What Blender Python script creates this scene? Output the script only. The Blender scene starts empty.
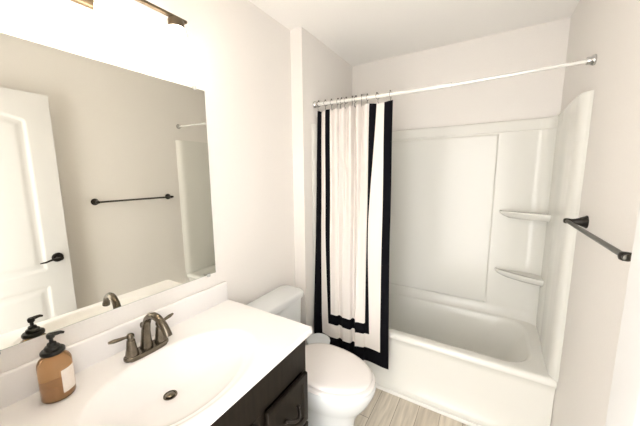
import bpy, bmesh, math, random
from mathutils import Vector, Matrix
PI = math.pi
random.seed(7)
SC = bpy.context.scene
COL = SC.collection

# ------------------------------------------------------------------ camera, world, exposure
cam_d = bpy.data.cameras.new('camera'); cam = bpy.data.objects.new('camera', cam_d); COL.objects.link(cam)
SC.camera = cam
cam_d.sensor_width = 36.0; cam_d.sensor_fit = 'HORIZONTAL'; cam_d.lens = 275.533 / 640 * 36.0
cam_d.clip_start = 0.02
R_ = Vector((0.85579083, 0.51726661, -0.00757015)); U_ = Vector((-0.0655423, 0.12292854, 0.99024885)); F_ = Vector((-0.51315325, 0.84694972, -0.13910397))
cam.matrix_world = Matrix(((R_.x, U_.x, -F_.x, 1.187), (R_.y, U_.y, -F_.y, 0.0), (R_.z, U_.z, -F_.z, 1.494), (0, 0, 0, 1)))

W = bpy.data.worlds.new('world'); SC.world = W; W.use_nodes = True
W.node_tree.nodes['Background'].inputs[0].default_value = (1.0, 0.975, 0.945, 1)
W.node_tree.nodes['Background'].inputs[1].default_value = 3.3
LAMP = 9.5
SC.view_settings.view_transform = 'Standard'; SC.view_settings.look = 'None'
SC.view_settings.gamma = 1.0; SC.view_settings.use_curve_mapping = False
SC.view_settings.exposure = 1.17

# ------------------------------------------------------------------ materials
def mat(name, col, rough=0.5, metal=0.0, **kw):
    m = bpy.data.materials.new(name); m.use_nodes = True
    b = m.node_tree.nodes['Principled BSDF']
    b.inputs['Base Color'].default_value = (*col, 1); b.inputs['Roughness'].default_value = rough
    b.inputs['Metallic'].default_value = metal
    for k, v in kw.items(): b.inputs[k].default_value = v
    return m
def nodes(m): return m.node_tree.nodes, m.node_tree.links, m.node_tree.nodes['Principled BSDF']
def noisy(m, scale, c1, c2, detail=4, stretch=(1, 1, 1), bump=0.0):
    n, l, b = nodes(m)
    tc = n.new('ShaderNodeTexCoord'); mp = n.new('ShaderNodeMapping'); mp.inputs['Scale'].default_value = stretch
    t = n.new('ShaderNodeTexNoise'); t.inputs['Scale'].default_value = scale; t.inputs['Detail'].default_value = detail
    r = n.new('ShaderNodeValToRGB'); r.color_ramp.elements[0].color = (*c1, 1); r.color_ramp.elements[1].color = (*c2, 1)
    r.color_ramp.elements[0].position = 0.3; r.color_ramp.elements[1].position = 0.7
    l.new(tc.outputs['Object'], mp.inputs[0]); l.new(mp.outputs[0], t.inputs[0]); l.new(t.outputs[0], r.inputs[0]); l.new(r.outputs[0], b.inputs['Base Color'])
    if bump:
        bp = n.new('ShaderNodeBump'); bp.inputs['Strength'].default_value = bump; bp.inputs['Distance'].default_value = 0.002
        l.new(t.outputs[0], bp.inputs['Height']); l.new(bp.outputs[0], b.inputs['Normal'])
    return m
M_wall = noisy(mat('greige_wall_paint', (.7, .66, .6), 0.65), 180, (.79, .762, .727), (.81, .782, .747), bump=0.05)
M_ceil = noisy(mat('white_ceiling_paint', (.8, .78, .75), 0.8), 120, (.90, .885, .86), (.92, .905, .88), bump=0.05)
M_trim = mat('white_trim_paint', (.82, .81, .79), 0.35)
M_door = mat('white_door_paint', (.66, .655, .645), 0.4)
M_tub = mat('white_gloss_acrylic', (.74, .735, .69), 0.16, 0.0, **{'Specular IOR Level': .35})
M_porc = mat('white_porcelain', (.66, .685, .69), 0.10)
M_seat = mat('white_seat_plastic', (.80, .77, .75), 0.25)
M_stone = mat('white_cultured_marble', (.82, .805, .795), 0.18, 0.0, **{'Specular IOR Level': .3})
M_bronze = noisy(mat('brushed_bronze', (.19, .16, .12), 0.25, 0.9), 40, (.11, .092, .068), (.19, .162, .124))
M_dark = mat('oil_rubbed_bronze', (.016, .013, .011), 0.33, 0.6)
M_lampmetal = mat('bronze_lamp_metal', (.13, .10, .065), 0.4, 0.7)
M_bar = mat('satin_dark_metal_bar', (.09, .085, .072), 0.35, 0.85)
M_chrome = mat('chrome', (.55, .55, .54), 0.18, 1.0)
M_rod = mat('white_steel_rod', (.80, .79, .76), 0.22, 0.25)
M_mirror = mat('mirror_silvered_glass', (.80, .795, .74), 0.0, 1.0)
M_mirror.node_tree.nodes['Principled BSDF'].inputs['Specular IOR Level'].default_value = .5
M_medge = mat('mirror_edge_glass', (.35, .42, .38), 0.15)
M_clip = mat('clear_plastic_clip', (.45, .46, .45), 0.2)
M_wood = noisy(mat('espresso_wood', (.04, .028, .018), 0.42, 0.0, **{'Specular IOR Level': .15}), 9, (.006, .0045, .003), (.014, .010, .0065), 6, (6, 6, .5), 0.05)
M_black = mat('black_plastic', (.012, .012, .010), 0.35, 0.0, **{'Specular IOR Level': .3})
M_label = noisy(mat('cream_paper_label', (.75, .68, .6), 0.6), 60, (.74, .66, .58), (.80, .73, .66))
M_bin = mat('white_bin_plastic', (.74, .75, .75), 0.35)
M_lid = mat('pale_grey_blue_lid', (.70, .74, .76), 0.4)
M_caulk = mat('white_caulk', (.82, .81, .78), 0.4)
M_amber = mat('amber_glass', (.74, .48, .25), 0.06, 0.0)
M_amber.node_tree.nodes['Principled BSDF'].inputs['Transmission Weight'].default_value = 0.85
M_amber.node_tree.nodes['Principled BSDF'].inputs['IOR'].default_value = 1.3
M_soap = mat('pinkish_soap', (.50, .36, .29), 0.3)
M_hole = mat('dark_hole', (.01, .01, .01), 0.6)

def emis(name, col, s):
    m = bpy.data.materials.new(name); m.use_nodes = True
    b = m.node_tree.nodes['Principled BSDF']; b.inputs['Base Color'].default_value = (.8, .8, .8, 1)
    b.inputs['Emission Color'].default_value = (*col, 1); b.inputs['Emission Strength'].default_value = s
    return m
M_glow = emis('glowing_frosted_glass', (1.0, .84, .66), LAMP)

# floor planks
M_floor = mat('vinyl_plank_floor', (.5, .46, .4), 0.42)
n, l, b = nodes(M_floor)
tc = n.new('ShaderNodeTexCoord'); mp = n.new('ShaderNodeMapping'); mp.inputs['Rotation'].default_value = (0, 0, PI / 2)
br = n.new('ShaderNodeTexBrick'); br.inputs['Scale'].default_value = 1.0
br.inputs['Brick Width'].default_value = 0.92; br.inputs['Row Height'].default_value = 0.125; br.inputs['Mortar Size'].default_value = 0.0016
br.inputs['Color1'].default_value = (.52, .47, .40, 1); br.inputs['Color2'].default_value = (.74, .69, .61, 1); br.inputs['Mortar'].default_value = (.22, .19, .15, 1)
br.offset = 0.37; br.inputs['Bias'].default_value = 0.0
mp2 = n.new('ShaderNodeMapping'); mp2.inputs['Scale'].default_value = (22, 1.6, 1)
nz = n.new('ShaderNodeTexNoise'); nz.inputs['Scale'].default_value = 2.2; nz.inputs['Detail'].default_value = 7; nz.inputs['Distortion'].default_value = .6
rp = n.new('ShaderNodeValToRGB'); rp.color_ramp.elements[0].color = (.80, .78, .74, 1); rp.color_ramp.elements[1].color = (1.12, 1.1, 1.06, 1)
rp.color_ramp.elements[0].position = .33; rp.color_ramp.elements[1].position = .68
mx = n.new('ShaderNodeMixRGB'); mx.blend_type = 'MULTIPLY'; mx.inputs[0].default_value = 1.0
l.new(tc.outputs['Object'], mp.inputs[0]); l.new(mp.outputs[0], br.inputs[0]); l.new(tc.outputs['Object'], mp2.inputs[0]); l.new(mp2.outputs[0], nz.inputs[0])
l.new(nz.outputs[0], rp.inputs[0]); l.new(br.outputs[0], mx.inputs[1]); l.new(rp.outputs[0], mx.inputs[2]); l.new(mx.outputs[0], b.inputs['Base Color'])

# curtain cloth: black outer border and black inner frame, in cloth metres (UV)
M_cur = mat('white_cloth_black_bands', (.8, .78, .75), 0.85)
n, l, b = nodes(M_cur)
uvn = n.new('ShaderNodeUVMap'); uvn.uv_map = 'cloth'; sx = n.new('ShaderNodeSeparateXYZ'); l.new(uvn.outputs[0], sx.inputs[0])
def mth(op, a, bb=None, c=None):
    q = n.new('ShaderNodeMath'); q.operation = op
    for i, v in enumerate((a, bb, c)):
        if v is None: continue
        if isinstance(v, (int, float)): q.inputs[i].default_value = v
        else: l.new(v, q.inputs[i])
    return q.outputs[0]
CW = 1.8
du = mth('MINIMUM', sx.outputs[0], mth('SUBTRACT', CW, sx.outputs[0]))      # distance from a side hem
dd = mth('MINIMUM', du, sx.outputs[1])                                      # ... or from the bottom hem
outer = mth('LESS_THAN', dd, 0.10)
inner = mth('MULTIPLY', mth('GREATER_THAN', dd, 0.20), mth('LESS_THAN', dd, 0.275))
blk = mth('MAXIMUM', outer, inner)
mx = n.new('ShaderNodeMixRGB'); mx.inputs[1].default_value = (.76, .72, .68, 1); mx.inputs[2].default_value = (.004, .004, .006, 1)
l.new(blk, mx.inputs[0]); l.new(mx.outputs[0], b.inputs['Base Color']); b.inputs['Specular IOR Level'].default_value = .08
wv = n.new('ShaderNodeTexNoise'); wv.inputs['Scale'].default_value = 300
bp = n.new('ShaderNodeBump'); bp.inputs['Strength'].default_value = .1; bp.inputs['Distance'].default_value = .001
l.new(uvn.outputs[0], wv.inputs[0]); l.new(wv.outputs[0], bp.inputs['Height']); l.new(bp.outputs[0], b.inputs['Normal'])

# ------------------------------------------------------------------ builders
def wloc(o):
    v = Vector((0, 0, 0))
    while o: v += o.location; o = o.parent
    return v
def obj(name, bm, m, parent=None, base=None, smooth=True, ang=40):
    """bm holds world coordinates; links ONE mesh object, origin at its base (or at its parent's)"""
    me = bpy.data.meshes.new(name)
    bmesh.ops.recalc_face_normals(bm, faces=bm.faces)
    if parent is not None: off = wloc(parent); loc = Vector((0, 0, 0))
    else:
        if base is None:
            xs = [v.co for v in bm.verts]
            base = (sum(c.x for c in xs) / len(xs), sum(c.y for c in xs) / len(xs), min(c.z for c in xs))
        off = Vector(base); loc = off
    bmesh.ops.translate(bm, verts=bm.verts, vec=-off)
    bm.to_mesh(me); bm.free()
    if smooth:
        for p in me.polygons: p.use_smooth = True
        me.set_sharp_from_angle(angle=math.radians(ang))
    me.materials.append(m)
    o = bpy.data.objects.new(name, me); COL.objects.link(o)
    o.location = loc
    if parent is not None: o.parent = parent
    return o
def thing(name, label, cat, loc, group=None):
    o = bpy.data.objects.new(name, None); COL.objects.link(o); o.location = loc; o.empty_display_size = .05
    return tag(o, label, cat, group)
def tag(o, label, cat, group=None):
    o['label'] = label; o['category'] = cat
    if group: o['group'] = group
    return o
def struct(name, bm, m, smooth=True):
    o = obj(name, bm, m, smooth=smooth); o['kind'] = 'structure'; return o
def box(bm, x0, x1, y0, y1, z0, z1, bev=0.0, seg=3, only=None):
    r = bmesh.ops.create_cube(bm, size=1.0); vs = r['verts']
    for v in vs:
        v.co = Vector((x0 + (v.co.x + .5) * (x1 - x0), y0 + (v.co.y + .5) * (y1 - y0), z0 + (v.co.z + .5) * (z1 - z0)))
    if bev:
        es = {e for v in vs for e in v.link_edges}
        if only: es = {e for e in es if only((e.verts[0].co, e.verts[1].co))}
        bmesh.ops.bevel(bm, geom=list(es), offset=bev, segments=seg, profile=.5, affect='EDGES', clamp_overlap=True)
    return bm
def nb(): return bmesh.new()
def mbox(*a, **k): return box(nb(), *a, **k)
def lathe(bm, prof, center, axis=(0, 0, 1), seg=32, caps=True):
    """prof: list of (radius, height along axis)"""
    q = Vector((0, 0, 1)).rotation_difference(Vector(axis).normalized()).to_matrix(); c = Vector(center)
    rings = []
    for r, h in prof:
        rings.append([bm.verts.new(c + q @ Vector((r * math.cos(2 * PI * i / seg), r * math.sin(2 * PI * i / seg), h))) for i in range(seg)])
    for a, b_ in zip(rings, rings[1:]):
        for i in range(seg): bm.faces.new((a[i], a[(i + 1) % seg], b_[(i + 1) % seg], b_[i]))
    if caps:
        bm.faces.new(rings[0][::-1]); bm.faces.new(rings[-1])
    return bm
def tube(bm, pts, rad, seg=14, flat=(1, 1)):
    """sweep along points; rad a number or one per point; flat squashes the section (side, up)"""
    pts = [Vector(p) for p in pts]; N = len(pts)
    rs = rad if isinstance(rad, (list, tuple)) else [rad] * N
    t0 = (pts[1] - pts[0]).normalized(); up = Vector((0, 0, 1)) if abs(t0.z) < .9 else Vector((0, 1, 0))
    nx = t0.cross(up).normalized(); rings = []
    for i, p in enumerate(pts):
        t = (pts[min(i + 1, N - 1)] - pts[max(i - 1, 0)]).normalized()
        nx = (nx - t * nx.dot(t)).normalized(); ny = t.cross(nx)
        rings.append([bm.verts.new(p + nx * (rs[i] * flat[0] * math.cos(2 * PI * k / seg)) + ny * (rs[i] * flat[1] * math.sin(2 * PI * k / seg))) for k in range(seg)])
    for a, b_ in zip(rings, rings[1:]):
        for k in range(seg): bm.faces.new((a[k], a[(k + 1) % seg], b_[(k + 1) % seg], b_[k]))
    bm.faces.new(rings[0][::-1]); bm.faces.new(rings[-1])
    return bm
def loft(bm, rings, caps=(True, True)):
    vr = [[bm.verts.new(p) for p in r] for r in rings]; n_ = len(vr[0])
    for a, b_ in zip(vr, vr[1:]):
        for i in range(n_): bm.faces.new((a[i], a[(i + 1) % n_], b_[(i + 1) % n_], b_[i]))
    if caps[0]: bm.faces.new(vr[0][::-1])
    if caps[1]: bm.faces.new(vr[-1])
    return bm
def prism(bm, outline, z0, z1, bev=0.0, seg=3):
    """outline in xy, extruded in z, top and bottom edges bevelled"""
    a = [bm.verts.new((x, y, z0)) for x, y in outline]; b_ = [bm.verts.new((x, y, z1)) for x, y in outline]; k = len(a)
    fs = [bm.faces.new(a[::-1]), bm.faces.new(b_)]
    for i in range(k): bm.faces.new((a[i], a[(i + 1) % k], b_[(i + 1) % k], b_[i]))
    if bev:
        es = [e for f in fs for e in f.edges]
        bmesh.ops.bevel(bm, geom=es, offset=bev, segments=seg, profile=.5, affect='EDGES', clamp_overlap=True)
    return bm
def smooth_(t): t = max(0, min(1, t)); return t * t * (3 - 2 * t)
def lerp(a, b, t): return a + (b - a) * t
def interp(knots, u):
    for (u0, x0), (u1, x1) in zip(knots, knots[1:]):
        if u <= u1: return lerp(x0, x1, (u - u0) / (u1 - u0))
    return knots[-1][1]

# ------------------------------------------------------------------ room
XA, XW, YS, YB, YT, H = 0.093, 1.559, 1.594, 2.382, 1.705, 2.44
YN = 0.02                                               # inner face of the wall with the doorway
struct('floor', mbox(-0.15, XW + .15, -0.30, YB + .12, -0.06, 0.0), M_floor, False)
struct('ceiling', mbox(-0.15, XW + .15, -0.12, YB + .12, H, H + .06), M_ceil, False)
struct('wall_left', mbox(-0.12, 0.0, -0.10, YS, 0, H), M_wall, False)
struct('wall_alcove', mbox(-0.12, XA, YS, YB + .12, 0, H), M_wall, False)
struct('wall_back', mbox(XA, XW, YB, YB + .12, 0, H), M_wall, False)
struct('wall_right', mbox(XW, XW + .12, -0.10, YB + .12, 0, H), M_wall, False)
DX0, DX1, DZ = 0.62, 1.385, 2.055                      # the doorway
bm = nb(); box(bm, 0, DX0, -0.10, YN, 0, H); box(bm, DX1, XW, -0.10, YN, 0, H); box(bm, DX0, DX1, -0.10, YN, DZ, H)
struct('wall_front', bm, M_wall, False)
bm = nb()
for y0, y1 in ((YN, YN + .014),):
    box(bm, DX0 - .04, DX0 + .005, y0, y1, 0, DZ + .05, .004); box(bm, DX1 + .012, DX1 + .06, y0, y1, 0, DZ + .05, .004)
    box(bm, DX0 - .04, DX1 + .06, y0, y1, DZ, DZ + .05, .004)
struct('trim_1', bm, M_trim)
def baseboard(name, x0, x1, y0, y1): struct(name, mbox(x0, x1, y0, y1, 0, .085, .004, 2), M_trim)
baseboard('baseboard_left', 0, .014, .96, YS); baseboard('baseboard_partition', .014, XA, YS - .014, YS)
baseboard('baseboard_right', XW - .014, XW, .05, YT - .012)

# ------------------------------------------------------------------ open door, lying back along the right wall
P0 = Vector((1.426, .727, 0)); P1 = Vector((1.375, .028, 0)); DWID = (P1 - P0).length
dq = (P1 - P0).normalized(); dn = Vector((-dq.y, dq.x, 0))
if dn.x > 0: dn = -dn                                    # towards the room
DTH = .035
def dpt(s, t, z): return P0 + dq * s + dn * t + Vector((0, 0, z))
def panel_sd(s, z):
    """positive inside a panel: distance from its outline"""
    zt = 1.855 + .045 * math.sin(PI * max(0, min(1, (s - .12) / (DWID - .24))))
    return max(min(s - .13, DWID - .13 - s, z - .845, zt - z), min(s - .13, DWID - .13 - s, z - .21, .735 - z))
def relief(s, z):
    d = panel_sd(s, z)
    if d < 0: return 0
    if d < .012: return -.007 * smooth_(d / .012)
    if d < .028: return -.007
    return -.007 + .005 * smooth_((d - .028) / .03)
bm = nb(); NS, NZ = 88, 250; front = []; back = []
for i in range(NS + 1):
    s = DWID * i / NS
    front.append([bm.verts.new(dpt(s, relief(s, .012 + 2.025 * k / NZ), .012 + 2.025 * k / NZ)) for k in range(NZ + 1)])
for i in range(NS):
    for k in range(NZ): bm.faces.new((front[i][k], front[i + 1][k], front[i + 1][k + 1], front[i][k + 1]))
c = {(s, z): bm.verts.new(dpt(s * DWID, -DTH, z)) for s in (0, 1) for z in (.012, 2.037)}
bm.faces.new((c[0, .012], c[0, 2.037], c[1, 2.037], c[1, .012]))
bm.faces.new([front[0][k] for k in range(NZ + 1)] + [c[0, 2.037], c[0, .012]])
bm.faces.new([front[NS][k] for k in range(NZ + 1)] + [c[1, 2.037], c[1, .012]])
bm.faces.new([front[i][NZ] for i in range(NS + 1)] + [c[1, 2.037], c[0, 2.037]])
bm.faces.new([front[i][0] for i in range(NS + 1)] + [c[1, .012], c[0, .012]])
door = struct('door_1', bm, M_door)
bm = nb(); lathe(bm, [(.033, 0.0), (.033, .004), (.028, .010), (.013, .012), (.011, .045), (.014, .050), (.014, .060), (.008, .064)], dpt(.068, 0.0, .922), dn, 28)
tube(bm, [dpt(.068, .052, .922), dpt(.09, .054, .924), dpt(.12, .055, .920), dpt(.15, .055, .913), dpt(.178, .052, .912)], [.011, .010, .0085, .0075, .005], 12, (1, .8))
obj('door_lever', bm, M_dark, door)
bm = nb(); q = dpt(0, -.0175, .922)
for a in (0,):
    vs = box(bm, -.011, .011, -.0012, .0012, -.028, .028, .0005, 1)
    rot = Matrix((( -dn.x, -dq.x, 0), (-dn.y, -dq.y, 0), (0, 0, 1)))
    for v in bm.verts: v.co = q + rot @ v.co
obj('latch_plate', bm, M_dark, door)
for z in (.25, 1.05, 1.80): obj('hinge', lathe(nb(), [(.006, 0), (.006, .09)], dpt(DWID + .004, .006, z), seg=12), M_dark, door)

# ------------------------------------------------------------------ bathtub
TX0, TX1, TY0, TY1, ZR = XA + .002, XW - .002, YT, YB - .004, .440
def rr(x0, x1, y0, y1, r, k=10):
    out = []
    for cx, cy, a in ((x1 - r, y1 - r, 0), (x0 + r, y1 - r, 1), (x0 + r, y0 + r, 2), (x1 - r, y0 + r, 3)):
        for i in range(k + 1):
            t = (a + i / k) * PI / 2; out.append((cx + r * math.cos(t), cy + r * math.sin(t)))
    return out
def ring(x0, x1, y0, y1, r, z): return [Vector((x, y, z)) for x, y in rr(x0, x1, y0, y1, r)]
rg = [ring(TX0, TX1, TY0 + .004, TY1, .003, 0.0), ring(TX0, TX1, TY0 + .004, TY1, .003, .045), ring(TX0, TX1, TY0 + .010, TY1, .003, .062), ring(TX0, TX1, TY0 + .020, TY1, .003, .075),
      ring(TX0, TX1, TY0 + .024, TY1, .003, .20), ring(TX0, TX1, TY0 + .022, TY1, .003, .355), ring(TX0, TX1, TY0 + .014, TY1, .003, .390), ring(TX0, TX1, TY0 + .003, TY1, .003, .400),
      ring(TX0, TX1, TY0 - .003, TY1, .003, .410), ring(TX0, TX1, TY0 - .003, TY1, .003, .424),
      ring(TX0, TX1, TY0 + .003, TY1, .003, .436), ring(TX0, TX1, TY0 + .016, TY1, .003, ZR),
      ring(TX0 + .06, TX1 - .075, TY0 + .055, TY1 - .035, .16, ZR), ring(TX0 + .066, TX1 - .083, TY0 + .065, TY1 - .041, .16, ZR - .005),
      ring(TX0 + .074, TX1 - .095, TY0 + .075, TY1 - .048, .165, ZR - .02), ring(TX0 + .09, TX1 - .16, TY0 + .090, TY1 - .062, .17, ZR - .14),
      ring(TX0 + .12, TX1 - .25, TY0 + .115, TY1 - .085, .17, ZR - .28), ring(TX0 + .15, TX1 - .30, TY0 + .14, TY1 - .11, .16, ZR - .335), ring(TX0 + .22, TX1 - .38, TY0 + .21, TY1 - .18, .10, ZR - .345)]
bm = loft(nb(), rg)
tub = thing('bathtub', 'white alcove bathtub with smooth apron behind the curtain', 'bathtub', ((TX0 + TX1) / 2, YT, 0))
obj('tub_shell', bm, M_tub, tub, ang=50)
obj('base_trim', mbox(TX0 + .01, TX1 - .004, YT - .010, YT + .004, .0, .026, .005, 2), M_caulk, tub)
bm = nb(); lathe(bm, [(.03, 0), (.032, .004), (.02, .007)], (TX0 + .30, (TY0 + TY1) / 2, ZR - .346), seg=20)
obj('drain', bm, M_chrome, tub)

# ------------------------------------------------------------------ tub surround (moulded wall panels)
SZ0, SZ1 = ZR + .002, 1.850
sur = thing('tub_surround', 'glossy white moulded shower wall surround above the bathtub', 'shower surround', ((TX0 + TX1) / 2, YB - .02, SZ0))
# back panel as a relief: raised frame, sunken centre field with rolled edge, ledge at top
bm = nb()
PX0, PX1, PZ0, PZ1 = .42, 1.232, .515, 1.762
def back_y(x, z):
    f = YB - .022
    d = min(x - PX0, PX1 - x, z - PZ0, PZ1 - z)
    f -= .008 * smooth_((d + .004) / .012)               # raised centre field
    f -= .006 * smooth_((z - 1.772) / .008)              # thicker top band
    e = min(SZ1 - z, 1)                                  # rounded top edge
    if e < .012: f += .010 * (1 - math.sqrt(max(0, 1 - ((.012 - e) / .012) ** 2)))
    for xe in (TX0 + .01, TX1 - .01):                    # coved inner corners
        q = abs(x - xe)
        if q < .10: f -= .080 * (1 - math.sqrt(max(0, 1 - (1 - q / .10) ** 2)))
    if z < SZ0 + .07: f -= .028 * (1 - (z - SZ0) / .07) ** 2   # cove down to the tub rim
    return f
xs = sorted(set([round(TX0 + .01 + (TX1 - TX0 - .02) * i / 60, 5) for i in range(61)] + [TX0 + .01 + .002 * i for i in range(0, 51, 3)] + [TX1 - .01 - .002 * i for i in range(0, 51, 3)] + [PX0 + .001 * k for k in range(-6, 11, 2)] + [PX1 + .001 * k for k in range(-10, 7, 2)]))
zs = sorted(set([SZ0 + (SZ1 - SZ0) * i / 50 for i in range(51)] + [SZ0 + .007 * i for i in range(10)] + [SZ1 - .0015 * i for i in range(9)] + [1.770 + .002 * k for k in range(7)] + [PZ0 + .001 * k for k in range(-6, 11, 2)] + [PZ1 + .001 * k for k in range(-10, 7, 2)]))
g = [[bm.verts.new((x, back_y(x, z), z)) for z in zs] for x in xs]
for i in range(len(xs) - 1):
    for k in range(len(zs) - 1): bm.faces.new((g[i][k], g[i + 1][k], g[i + 1][k + 1], g[i][k + 1]))
bk = [[bm.verts.new((x, YB - .001, z)) for z in (SZ0, SZ1)] for x in (xs[0], xs[-1])]
bm.faces.new([g[i][-1] for i in range(len(xs))] + [bk[1][1], bk[0][1]])
bm.faces.new([g[i][0] for i in range(len(xs))] + [bk[1][0], bk[0][0]])
bm.faces.new((bk[0][0], bk[1][0], bk[1][1], bk[0][1]))
bm.faces.new([g[0][k] for k in range(len(zs))] + [bk[0][1], bk[0][0]])
bm.faces.new([g[-1][k] for k in range(len(zs))] + [bk[1][1], bk[1][0]])
obj('back_panel', bm, M_tub, sur, ang=50)
def side_panel(xw, sg, th=1.0):
    # outline in plan; sg=-1: panel on the right wall, +1 on the left wall; rounded pilaster at the front
    o = []
    X = lambda d: xw + sg * d * th
    o.append((X(.001), YB - .03)); o.append((X(.020), YB - .03))
    o += [(X(.020 + .012 * smooth_(t / 16)), YT + .48 - .30 * t / 16) for t in range(17)]
    o += [(X(.0335), YT + .14), (X(.034), YT + .08), (X(.033), YT + .05), (X(.029), YT + .032), (X(.021), YT + .016), (X(.012), YT + .006), (X(.008), YT + .002), (X(.004), YT - .008), (X(.001), YT - .010)]
    return prism(nb(), o, SZ0, SZ1, .006, 3)
obj('side_panel', side_panel(XW, -1), M_tub, sur, ang=35)
obj('side_panel', side_panel(XA, 1, .5), M_tub, sur, ang=35)
def shelf(z):
    o = [(XW - .012, YB - .012), (XW - .012, 2.206), (XW - .018, 2.198), (XW - .035, 2.202)]
    for t in range(1, 9):
        k = t / 8; o.append((lerp(XW - .035, 1.31, k), lerp(2.202, 2.300, k) - .012 * math.sin(PI * k)))
    o += [(1.288, 2.318), (1.276, 2.335), (1.272, YB - .012)]
    bm = nb()
    def sc(k, dz): return [Vector((XW - .012 + (x - XW + .012) * k, YB - .012 + (y - YB + .012) * k, z + dz)) for x, y in o]
    return loft(bm, [sc(.80, -.045), sc(.93, -.028), sc(.985, -.014), sc(1.0, -.006), sc(1.0, 0), sc(.985, .004), sc(.955, .004), sc(.93, -.001)])
obj('shelf', shelf(1.225), M_tub, sur, ang=50); obj('shelf', shelf(.795), M_tub, sur, ang=50)

# ------------------------------------------------------------------ shower rod, curtain, hooks
RY, RZ, RR = 1.738, 1.985, .0125
rod = thing('shower_rod', 'pale tension shower rod spanning the tub alcove', 'shower rod', ((XA + XW) / 2, RY, RZ))
def rodpt(x): return Vector((x, RY, RZ - .012 * math.sin(PI * (x - XA) / (XW - XA))))
obj('rod_tube', tube(nb(), [rodpt(XA + .004 + (.98 - XA) * i / 10) for i in range(11)], RR, 16), M_rod, rod)
obj('rod_extension', tube(nb(), [rodpt(.95 + (XW - .004 - .95) * i / 10) for i in range(11)], RR * .7, 16), M_rod, rod)
for x, ax in ((XA, (1, 0, 0)), (XW, (-1, 0, 0))):
    obj('end_flange', lathe(nb(), [(.022, 0.0005), (.0235, .006), (.021, .012), (.0165, .018), (.0155, .030)], (x, RY, RZ), ax, 24), M_chrome, rod)

KT = [(0, .122), (.10, .150), (.20, .192), (.28, .225), (1.52, .505), (1.60, .556), (1.70, .610), (1.80, .662)]
KM = [(0, .128), (.10, .168), (.20, .212), (.28, .250), (1.52, .522), (1.60, .529), (1.70, .628), (1.80, .680)]
KB = [(0, .122), (.10, .195), (.20, .262), (.28, .288), (1.52, .535), (1.60, .572), (1.70, .648), (1.80, .708)]
def across(u, v):
    if v > .55: return lerp(interp(KM, u), interp(KT, u), smooth_((v - .55) / .45) * .6 + .4 * (v - .55) / .45)
    return lerp(interp(KB, u), interp(KM, u), smooth_(v / .55) * .6 + .4 * v / .55)
AM = [(0, .006), (.10, .014), (.28, .018), (.42, .028), (1.40, .028), (1.55, .014), (1.70, .016), (1.80, .006)]
CZ0, CZ1 = .212, 1.938
NU, NV = 460, 80
def phase(u):
    # folds: few and shallow near the hems, deep in the gathered middle
    if u < .28: return u / .28 * 1.0
    if u < 1.52: return 1.0 + (u - .28) / 1.24 * 5.0
    return 6.0 + (u - 1.52) / .28 * 1.0
bm = nb(); uvl = bm.loops.layers.uv.new('cloth'); g = []
for i in range(NU + 1):
    u = CW * i / NU; row = []
    for k in range(NV + 1):
        v = k / NV; z = lerp(CZ0, CZ1, v)
        ph = 2 * PI * phase(u)
        a = interp(AM, u)
        mid = smooth_((u - .24) / .12) * smooth_((1.56 - u) / .12)
        w = 1 - v
        mod = .80 + .30 * math.sin(5.3 * u + 1.2 + .8 * v)
        slow = math.sin(ph * .5 + .6 + .5 * w)
        y = a * mod * ((.22 + .78 * v ** 1.5) * math.sin(ph + .5 * w * math.sin(2.7 * u)) + .75 * w * slow)
        x = across(u, v) + mid * (.007 * math.cos(ph + 1.0 + 1.5 * w) + .006 * w * math.sin(.5 * ph + 2))
        zt = max(0, min(1, (z - .46) / (CZ1 - .46)))
        yc = lerp(1.655, RY - .004, zt) - .004 * (1 - zt)
        lift = .008 * (math.cos(ph) * .5 - .5) * smooth_((v - .93) / .07)      # scallops between the hooks
        row.append(bm.verts.new((x, yc + y, z + lift)))
    g.append(row)
for i in range(NU):
    for k in range(NV):
        f = bm.faces.new((g[i][k], g[i + 1][k], g[i + 1][k + 1], g[i][k + 1]))
        for lp, (a_, b_) in zip(f.loops, ((i, k), (i + 1, k), (i + 1, k + 1), (i, k + 1))):
            lp[uvl].uv = (CW * a_ / NU, (CZ1 - CZ0) * b_ / NV)
tops = [g[i][NV].co.copy() for i in range(NU + 1)]
cur = obj('shower_curtain', bm, M_cur, ang=180)
tag(cur, 'white shower curtain with black border bands gathered at the left of the rod', 'shower curtain')
ordn = ['first', 'second', 'third', 'fourth', 'fifth', 'sixth', 'seventh', 'eighth', 'ninth', 'tenth', 'eleventh', 'twelfth']
hook0 = None
for j in range(12):
    u = .03 + (CW - .06) * j / 11; c = tops[round(u / CW * NU)]
    rp_ = rodpt(c.x)
    if hook0 is None:
        bm = nb(); r = RR + .0045
        pts = [rp_ + Vector((0, r * math.sin(2 * PI * t / 20), r * math.cos(2 * PI * t / 20))) for t in range(21)]
        tube(bm, pts[:20] + [pts[0]], .0014, 8)
        tube(bm, [rp_ + Vector((0, 0, -r)), rp_ + Vector((0, -.004, -r - .012)), rp_ + Vector((0, -.002, -r - .030)), rp_ + Vector((0, .004, -r - .034)), rp_ + Vector((0, .008, -r - .026))], 0.0016, 8)
        lathe(bm, [(.002, -.004), (.004, -.003), (.0045, 0), (.004, .003), (.002, .004)], rp_ + Vector((0, -.002, r + .004)), (0, 0, 1), 12)
        h = hook0 = obj('curtain_hook', bm, M_bar, base=rp_)
    else:
        h = hook0.copy(); COL.objects.link(h); h.location = rp_
    h.rotation_euler = (random.uniform(-.25, .25), 0, random.uniform(-.5, .5))
    tag(h, ordn[j] + ' grey metal curtain hook from the left end of the shower rod' if j < 11 else 'rightmost grey metal curtain hook on the rod, at the black curtain edge', 'curtain hook', 'grey metal curtain hooks on the shower rod')

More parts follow.
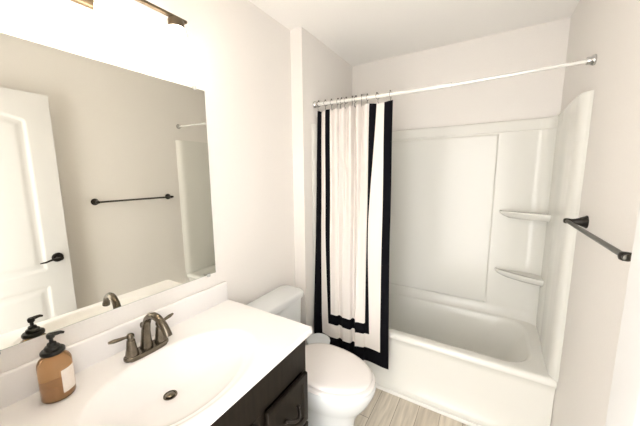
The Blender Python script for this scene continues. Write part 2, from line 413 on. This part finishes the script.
# ------------------------------------------------------------------ towel bar on the right wall
TBZ, TBO = 1.285, .066
tb = thing('towel_bar', 'dark bronze towel bar on the wall right of the bathtub', 'towel bar', (XW, 1.265, TBZ))
for y in (.965, 1.570):
    p = obj('post', lathe(nb(), [(.0275, .0005), (.0275, .004), (.024, .008), (.019, .020), (.0125, .036), (.0100, .048), (.0110, .056), (.0118, .062), (.0118, .070), (.009, .076), (.004, .078)], (XW, y, TBZ), (-1, 0, 0), 28), M_dark, tb)
bm = nb()
yA, yB = .945, 1.590
lathe(bm, [(.004, 0), (.009, .003), (.009, .009), (.0075, .013), (.0075, .632), (.009, .636), (.009, .642), (.004, .645)], (XW - TBO, yA, TBZ), (0, 1, 0), 20)
obj('bar', bm, M_bar, tb)

# ------------------------------------------------------------------ mirror over the vanity
mir = thing('wall_mirror', 'large frameless mirror on the wall above the vanity', 'mirror', (0, .49, 1.0))
MY0, MY1, MZ0, MZ1 = .08, .898, .992, 1.891
obj('backing', mbox(.0005, .0045, MY0, MY1, MZ0, MZ1), M_medge, mir, smooth=False)
obj('glass', mbox(.0045, .0062, MY0 + .002, MY1 - .002, MZ0 + .002, MZ1 - .002), M_mirror, mir, smooth=False)
for y, z in ((.845, MZ1), (.855, MZ0), (.14, MZ1), (.14, MZ0)):
    s = 1 if z == MZ1 else -1
    bm = mbox(.0005, .0095, y - .008, y + .008, min(z - s * .008, z + s * .010), max(z - s * .008, z + s * .010), .002, 2)
    obj('clip', bm, M_clip, mir)

# ------------------------------------------------------------------ vanity light with three glowing shades
vl = thing('vanity_light', 'bronze three-lamp vanity light glowing above the mirror', 'wall light', (0, .475, 2.10))
obj('back_plate', mbox(.0005, .020, .405, .545, 2.05, 2.18, .008, 3), M_lampmetal, vl)
obj('arm', tube(nb(), [(.018, .475, 2.104), (.115, .475, 2.104)], .010, 12), M_lampmetal, vl)
obj('bar', mbox(.105, .125, .205, 0.748, 2.091, 2.101, .002, 2), M_lampmetal, vl)
LZ = 2.091
for y in (.245, .475, .705):
    obj('socket_cup', lathe(nb(), [(.012, 0), (.027, -.002), (.029, -.006), (.029, -.040), (.027, -.043)], (.115, y, LZ), seg=28), M_lampmetal, vl)
    bm = nb()
    prof = [(.029, -.032), (.0315, -.045), (.0345, -.065), (.038, -.090), (.041, -.115), (.043, -.138), (.0435, -.142), (.0415, -.142), (.036, -.090), (.0325, -.065), (.0275, -.036)]
    lathe(bm, prof, (.115, y, LZ), seg=32, caps=False)
    sh = obj('lamp_shade', bm, M_glow, vl)
    obj('bulb', lathe(nb(), [(.012, -.036), (.016, -.055), (.026, -.085), (.028, -.10), (.024, -.118), (.010, -.128)], (.115, y, LZ), seg=20), M_glow, sh)

# ------------------------------------------------------------------ vanity cabinet
VX, VY0, VY1, VZ = .545, .045, .926, .796
van = thing('vanity_cabinet', 'dark espresso wood vanity cabinet under the white countertop', 'cabinet', (.27, .49, 0))
bm = nb(); box(bm, .004, VX - .02, VY0, VY0 + .018, .0, VZ - .001); box(bm, .004, VX - .02, VY1 - .018, VY1, .0, VZ - .001)
box(bm, .004, VX - .02, VY0, VY1, .10, .118); box(bm, .004, .014, VY0, VY1, .10, VZ - .03); box(bm, VX - .09, VX - .075, VY0, VY1, 0, .10)
box(bm, VX - .022, VX, VY0, VY1, .635 + .006, VZ - .001, .001, 1)       # apron rail
box(bm, VX - .022, VX, VY0, VY0 + .03, .10, .641, .001, 1); box(bm, VX - .022, VX, VY1 - .03, VY1, .10, .641, .001, 1)
box(bm, VX - .022, VX, .600, .660, .10, .641, .001, 1); box(bm, VX - .022, VX, VY0, VY1, .10, .13, .001, 1)
obj('body', bm, M_wood, van)
def front(y0, y1, z0, z1, name):
    bm = nb(); box(bm, VX + .001, VX + .020, y0, y1, z0, z1, .005, 3)
    # routed border
    for f in list(bm.faces):
        if f.normal.x > .99 and f.calc_area() > .005:
            r = bmesh.ops.inset_region(bm, faces=[f], thickness=.040, depth=0)
            r = bmesh.ops.inset_region(bm, faces=[f], thickness=.006, depth=-.006)
    return obj(name, bm, M_wood, van)
def pull(y, z, parent):
    bm = nb(); pts = []; n_ = 14
    for i in range(n_ + 1):
        t = i / n_; pts.append((VX + .018 + .030 * math.sin(PI * t), y - .042 + .084 * t, z - .012 * math.sin(PI * t)))
    tube(bm, pts, [.0075 if i in (0, n_) else .0045 + .002 * math.sin(PI * i / n_) for i in range(n_ + 1)], 12, (1, 1.5))
    for s in (-1, 1): lathe(bm, [(.009, 0), (.009, .004), (.005, .007)], (VX + .0195, y + s * .042, z), (1, 0, 0), 16)
    obj('pull', bm, M_dark, parent)
def knob(y, z, parent):
    obj('knob', lathe(nb(), [(.008, 0), (.006, .006), (.0055, .014), (.014, .020), (.016, .026), (.012, .032), (.004, .034)], (VX + .0195, y, z), (1, 0, 0), 20), M_dark, parent)
d1 = front(.656, .913, .400, .636, 'drawer'); pull(.797, .522, d1)
d2 = front(.656, .913, .125, .390, 'drawer'); pull(.797, .26, d2)
a = front(.332, .602, .125, .636, 'door'); knob(.574, .600, a)
a = front(.060, .326, .125, .636, 'door'); knob(.300, .600, a)

# ------------------------------------------------------------------ countertop with integral oval basin
ct = thing('vanity_countertop', 'white countertop with moulded oval sink on the dark cabinet', 'countertop', (.29, .49, VZ))
CX0, CX1, CY0, CY1, CZ = .003, .564, .038, .955, .824
DR = (.250, .486); BC = (.335, .492); BA = (.185, .262); BD = .125
def basin(x, y):
    t = 1.0
    for _ in range(24):
        cx = lerp(DR[0], BC[0], t); cy = lerp(DR[1], BC[1], t)
        t = .5 * t + .5 * min(1.25, math.hypot((x - cx) / BA[0], (y - cy) / BA[1]))
    if t >= 1.10: return 0
    e = BD * (1 - t ** 2.3) if t < 1 else 0
    # soft lip
    w = .10
    if t > 1 - w: e = (BD * (1 - (1 - w) ** 2.3)) * (1 - smooth_((t - 1 + w) / (2 * w)))
    return e
NX, NY = 76, 122; bm = nb()
g = [[bm.verts.new((lerp(CX0, CX1, i / NX), lerp(CY0, CY1, k / NY), 0)) for k in range(NY + 1)] for i in range(NX + 1)]
for row in g:
    for v in row: v.co.z = CZ - basin(v.co.x, v.co.y)
for i in range(NX):
    for k in range(NY): bm.faces.new((g[i][k], g[i + 1][k], g[i + 1][k + 1], g[i][k + 1]))
low = [[bm.verts.new((lerp(CX0, CX1, i / NX), lerp(CY0, CY1, k / NY), min(VZ, g[i][k].co.z - .012))) for k in range(NY + 1)] for i in range(NX + 1)]
for i in range(NX):
    for k in range(NY): bm.faces.new((low[i][k], low[i][k + 1], low[i + 1][k + 1], low[i + 1][k]))
rim = [(i, 0) for i in range(NX)] + [(NX, k) for k in range(NY)] + [(i, NY) for i in range(NX, 0, -1)] + [(0, k) for k in range(NY, 0, -1)]
bed = []
for (a_, b_) in zip(rim, rim[1:] + rim[:1]):
    f = bm.faces.new((g[a_[0]][a_[1]], low[a_[0]][a_[1]], low[b_[0]][b_[1]], g[b_[0]][b_[1]]))
    bed.append(bm.edges.get((g[a_[0]][a_[1]], g[b_[0]][b_[1]])))
bmesh.ops.bevel(bm, geom=bed, offset=.006, segments=3, profile=.5, affect='EDGES')
obj('counter_slab', bm, M_stone, ct, ang=60)
obj('backsplash', mbox(.001, .021, CY0, CY1, CZ - .004, .924, .005, 3), M_stone, ct)
zd = CZ - BD
bm = lathe(nb(), [(.006, .001), (.021, .001), (.0235, .003), (.0225, .0055), (.018, .0045), (.0175, .0015)], (DR[0], DR[1], zd), seg=28)
dr = obj('drain', bm, M_bronze, ct)
obj('drain_stopper', lathe(nb(), [(.004, .002), (.0145, .003), (.0150, .006), (.012, .0085), (.004, .010)], (DR[0], DR[1], zd), seg=24), M_bronze, dr)

# ------------------------------------------------------------------ faucet
fx, fy = .108, .490
fa = thing('bathroom_faucet', 'brushed bronze two-handle faucet behind the sink', 'faucet', (fx, fy, CZ))
o = []
for i in range(40):
    t = 2 * PI * i / 40; o.append((fx + .028 * math.copysign(abs(math.sin(t)) ** .8, math.sin(t)), fy + .080 * math.copysign(abs(math.cos(t)) ** .65, math.cos(t))))
bm = prism(nb(), o, CZ + .0006, CZ + .018, .006, 3); obj('base_plate', bm, M_bronze, fa)
bm = nb(); ctl = [(.106, .840, .0225), (.1065, .855, .0205), (.108, .880, .0175), (.111, .910, .0155), (.118, .939, .0142), (.1305, .963, .0136), (.150, .979, .0132), (.172, .985, .013), (.194, .982, .0128), (.214, .972, .0128), (.230, .957, .013), (.240, .942, .0134), (.2445, .932, .0146), (.2465, .926, .0146)]
tube(bm, [(x, fy + (x - .106) * .06, z) for x, z, r in ctl], [r for x, z, r in ctl], 20); obj('spout', bm, M_bronze, fa)
for s in (-1, 1):
    y = fy + s * .052
    hb = obj('handle', lathe(nb(), [(.022, .014), (.0215, .022), (.017, .044), (.0140, .069), (.0130, .075), (.0098, .077), (.0098, .083), (.0128, .086), (.0128, .094), (.009, .099), (.004, .101)], (fx, y, CZ), seg=24), M_bronze, fa)
    q = Vector((-.10 if s < 0 else -.2, s, 0)).normalized()
    c = Vector((fx, y, CZ + .091))
    obj('lever', tube(nb(), [c, c + q * .014 + Vector((0, 0, .001)), c + q * .03 + Vector((0, 0, .002)), c + q * .05 + Vector((0, 0, .004)), c + q * .066 + Vector((0, 0, .006))], [.0065, .0055, .0075, .009, .005], 12, (1, .75)), M_bronze, hb)
obj('lift_rod', lathe(nb(), [(.003, .012), (.003, .092), (.006, .094), (.0072, .104), (.005, .111), (.002, .113)], (fx - .022, fy, CZ), seg=16), M_bronze, fa)

# ------------------------------------------------------------------ soap dispenser
bx_, by_ = .097, .236
sd = thing('soap_dispenser', 'amber pump soap bottle with black pump on the countertop', 'soap dispenser', (bx_, by_, CZ))
out = [(.010, .0005), (.034, .0005), (.0375, .003), (.040, .008), (.040, .110), (.0385, .120), (.034, .129), (.026, .136), (.020, .139), (.020, .146)]
obj('bottle', lathe(nb(), out, (bx_, by_, CZ), seg=40), M_amber, sd)
bm = nb(); lathe(bm, [(.010, .006), (.033, .006), (.0365, .010), (.0365, .048), (.010, .048)], (bx_, by_, CZ), seg=32)
obj('liquid_soap', bm, M_soap, sd)
bm = nb(); a0 = math.radians(0); vs = []
A0, A1 = math.radians(2), math.radians(66)
rows = []
for rr_ in (.0403, .0408):
    for z in (.024, .096):
        rows.append([bm.verts.new((bx_ + rr_ * math.cos(lerp(A0, A1, i / 16)), by_ + rr_ * math.sin(lerp(A0, A1, i / 16)), CZ + z)) for i in range(17)])
for a_, b_ in ((0, 1), (1, 3), (3, 2), (2, 0)):
    for i in range(16): bm.faces.new((rows[a_][i], rows[a_][i + 1], rows[b_][i + 1], rows[b_][i]))
for i in (0, 16): bm.faces.new((rows[0][i], rows[1][i], rows[3][i], rows[2][i]))
obj('label', bm, M_label, sd)
pm = obj('pump_collar', lathe(nb(), [(.026, .112), (.0285, .115), (.0285, .122), (.026, .125), (.0185, .126), (.0185, .133), (.0165, .136), (.012, .138), (.0105, .145), (.006, .148)], (bx_, by_, CZ + .030), seg=32), M_black, sd)
bm = lathe(nb(), [(.005, .138), (.005, .153), (.009, .157), (.010, .166), (.008, .170)], (bx_, by_, CZ + .034), seg=20)
nd = Vector((.25, 1.0, 0)).normalized(); c = Vector((bx_, by_, CZ + .199))
tube(bm, [c, c + nd * .010 + Vector((0, 0, .001)), c + nd * .022 + Vector((0, 0, .001)), c + nd * .030 + Vector((0, 0, -.003))], [.007, .006, .005, .0035], 12)
obj('pump_head', bm, M_black, pm)

# ------------------------------------------------------------------ toilet
ty = 1.238
to = thing('toilet', 'white two-piece toilet with closed lid beside the vanity', 'toilet', (.40, ty, 0))
def egg(xb, xf, w, z, k=40, p=1.0, cxs=.42):
    """outline with rounder front: xb back end, xf front end, w half width"""
    cx = lerp(xb, xf, cxs); out = []
    for i in range(k):
        t = 2 * PI * i / k; c_, s_ = math.cos(t), math.sin(t)
        ax = (xf - cx) if c_ > 0 else (cx - xb)
        ex = p if c_ > 0 else .75
        out.append(Vector((cx + ax * math.copysign(abs(c_) ** ex, c_), ty + w * math.copysign(abs(s_) ** (.92), s_), z)))
    return out
bm = loft(nb(), [egg(.175, .655, .118, 0), egg(.175, .655, .118, .012), egg(.180, .645, .112, .03), egg(.185, .640, .108, .08), egg(.19, .645, .108, .14), egg(.19, .660, .117, .19),
                 egg(.185, .690, .140, .235), egg(.18, .722, .164, .28), egg(.175, .744, .182, .325), egg(.175, .757, .191, .36), egg(.175, .758, .192, .378), egg(.18, .752, .187, .388)])
obj('bowl', bm, M_porc, to, ang=60)
bm = loft(nb(), [egg(.245, .747, .182, .3895), egg(.243, .753, .188, .393), egg(.243, .753, .188, .404), egg(.247, .748, .183, .4085)])
obj('seat', bm, M_seat, to, ang=50)
bm = loft(nb(), [egg(.275, .70, .145, .4125), egg(.256, .730, .170, .4135), egg(.250, .738, .177, .416), egg(.250, .738, .177, .422), egg(.255, .732, .172, .428), egg(.27, .715, .157, .4312), egg(.32, .66, .11, .433), egg(.42, .52, .03, .4335)])
obj('lid', bm, M_seat, to, ang=50)
for s in (-1, 1): obj('hinge', mbox(.218, .256, ty + s * .07 - .018, ty + s * .07 + .018, .388, .416, .006, 3), M_seat, to)
def tank_ring(x0, x1, y0, y1, r, z): return [Vector((x, y, z)) for x, y in rr(x0, x1, y0, y1, r, 6)]
TY = (ty - .205, ty + .206)
bm = loft(nb(), [tank_ring(.05, .165, TY[0] + .05, TY[1] - .05, .03, .386), tank_ring(.03, .178, TY[0] + .03, TY[1] - .03, .04, .40), tank_ring(.022, .183, TY[0] + .018, TY[1] - .018, .045, .50), tank_ring(.018, .187, TY[0] + .010, TY[1] - .010, .045, .694), tank_ring(.022, .183, TY[0] + .014, TY[1] - .014, .045, .699)])
obj('tank', bm, M_porc, to, ang=50)
bm = loft(nb(), [tank_ring(.016, .196, TY[0] + .004, TY[1] - .004, .045, .699), tank_ring(.012, .203, TY[0], TY[1], .05, .704), tank_ring(.012, .204, TY[0], TY[1], .05, .728), tank_ring(.016, .199, TY[0] + .004, TY[1] - .004, .048, .737), tank_ring(.025, .188, TY[0] + .014, TY[1] - .014, .045, .740)])
obj('tank_lid', bm, M_porc, to, ang=50)
bm = lathe(nb(), [(.012, 0), (.012, .008), (.008, .014)], (.184, TY[0] + .075, .655), (1, 0, 0), 18)
tube(bm, [(.194, TY[0] + .075, .655), (.200, TY[0] + .105, .652), (.200, TY[0] + .14, .645)], [.006, .006, .005], 10)
obj('flush_lever', bm, M_chrome, to)

# ------------------------------------------------------------------ small bin behind the toilet
wx, wy = .258, 1.497
wb = thing('waste_bin', 'small white round bin with pale grey lid behind the toilet', 'waste bin', (wx, wy, 0))
obj('body', lathe(nb(), [(.062, .001), (.066, .004), (.078, .33), (.080, .345), (.080, .352)], (wx, wy, 0), seg=36), M_bin, wb)
obj('lid', lathe(nb(), [(.0815, .352), (.083, .356), (.082, .362), (.078, .364), (.075, .361), (.02, .361)], (wx, wy, 0), seg=36), M_lid, wb)
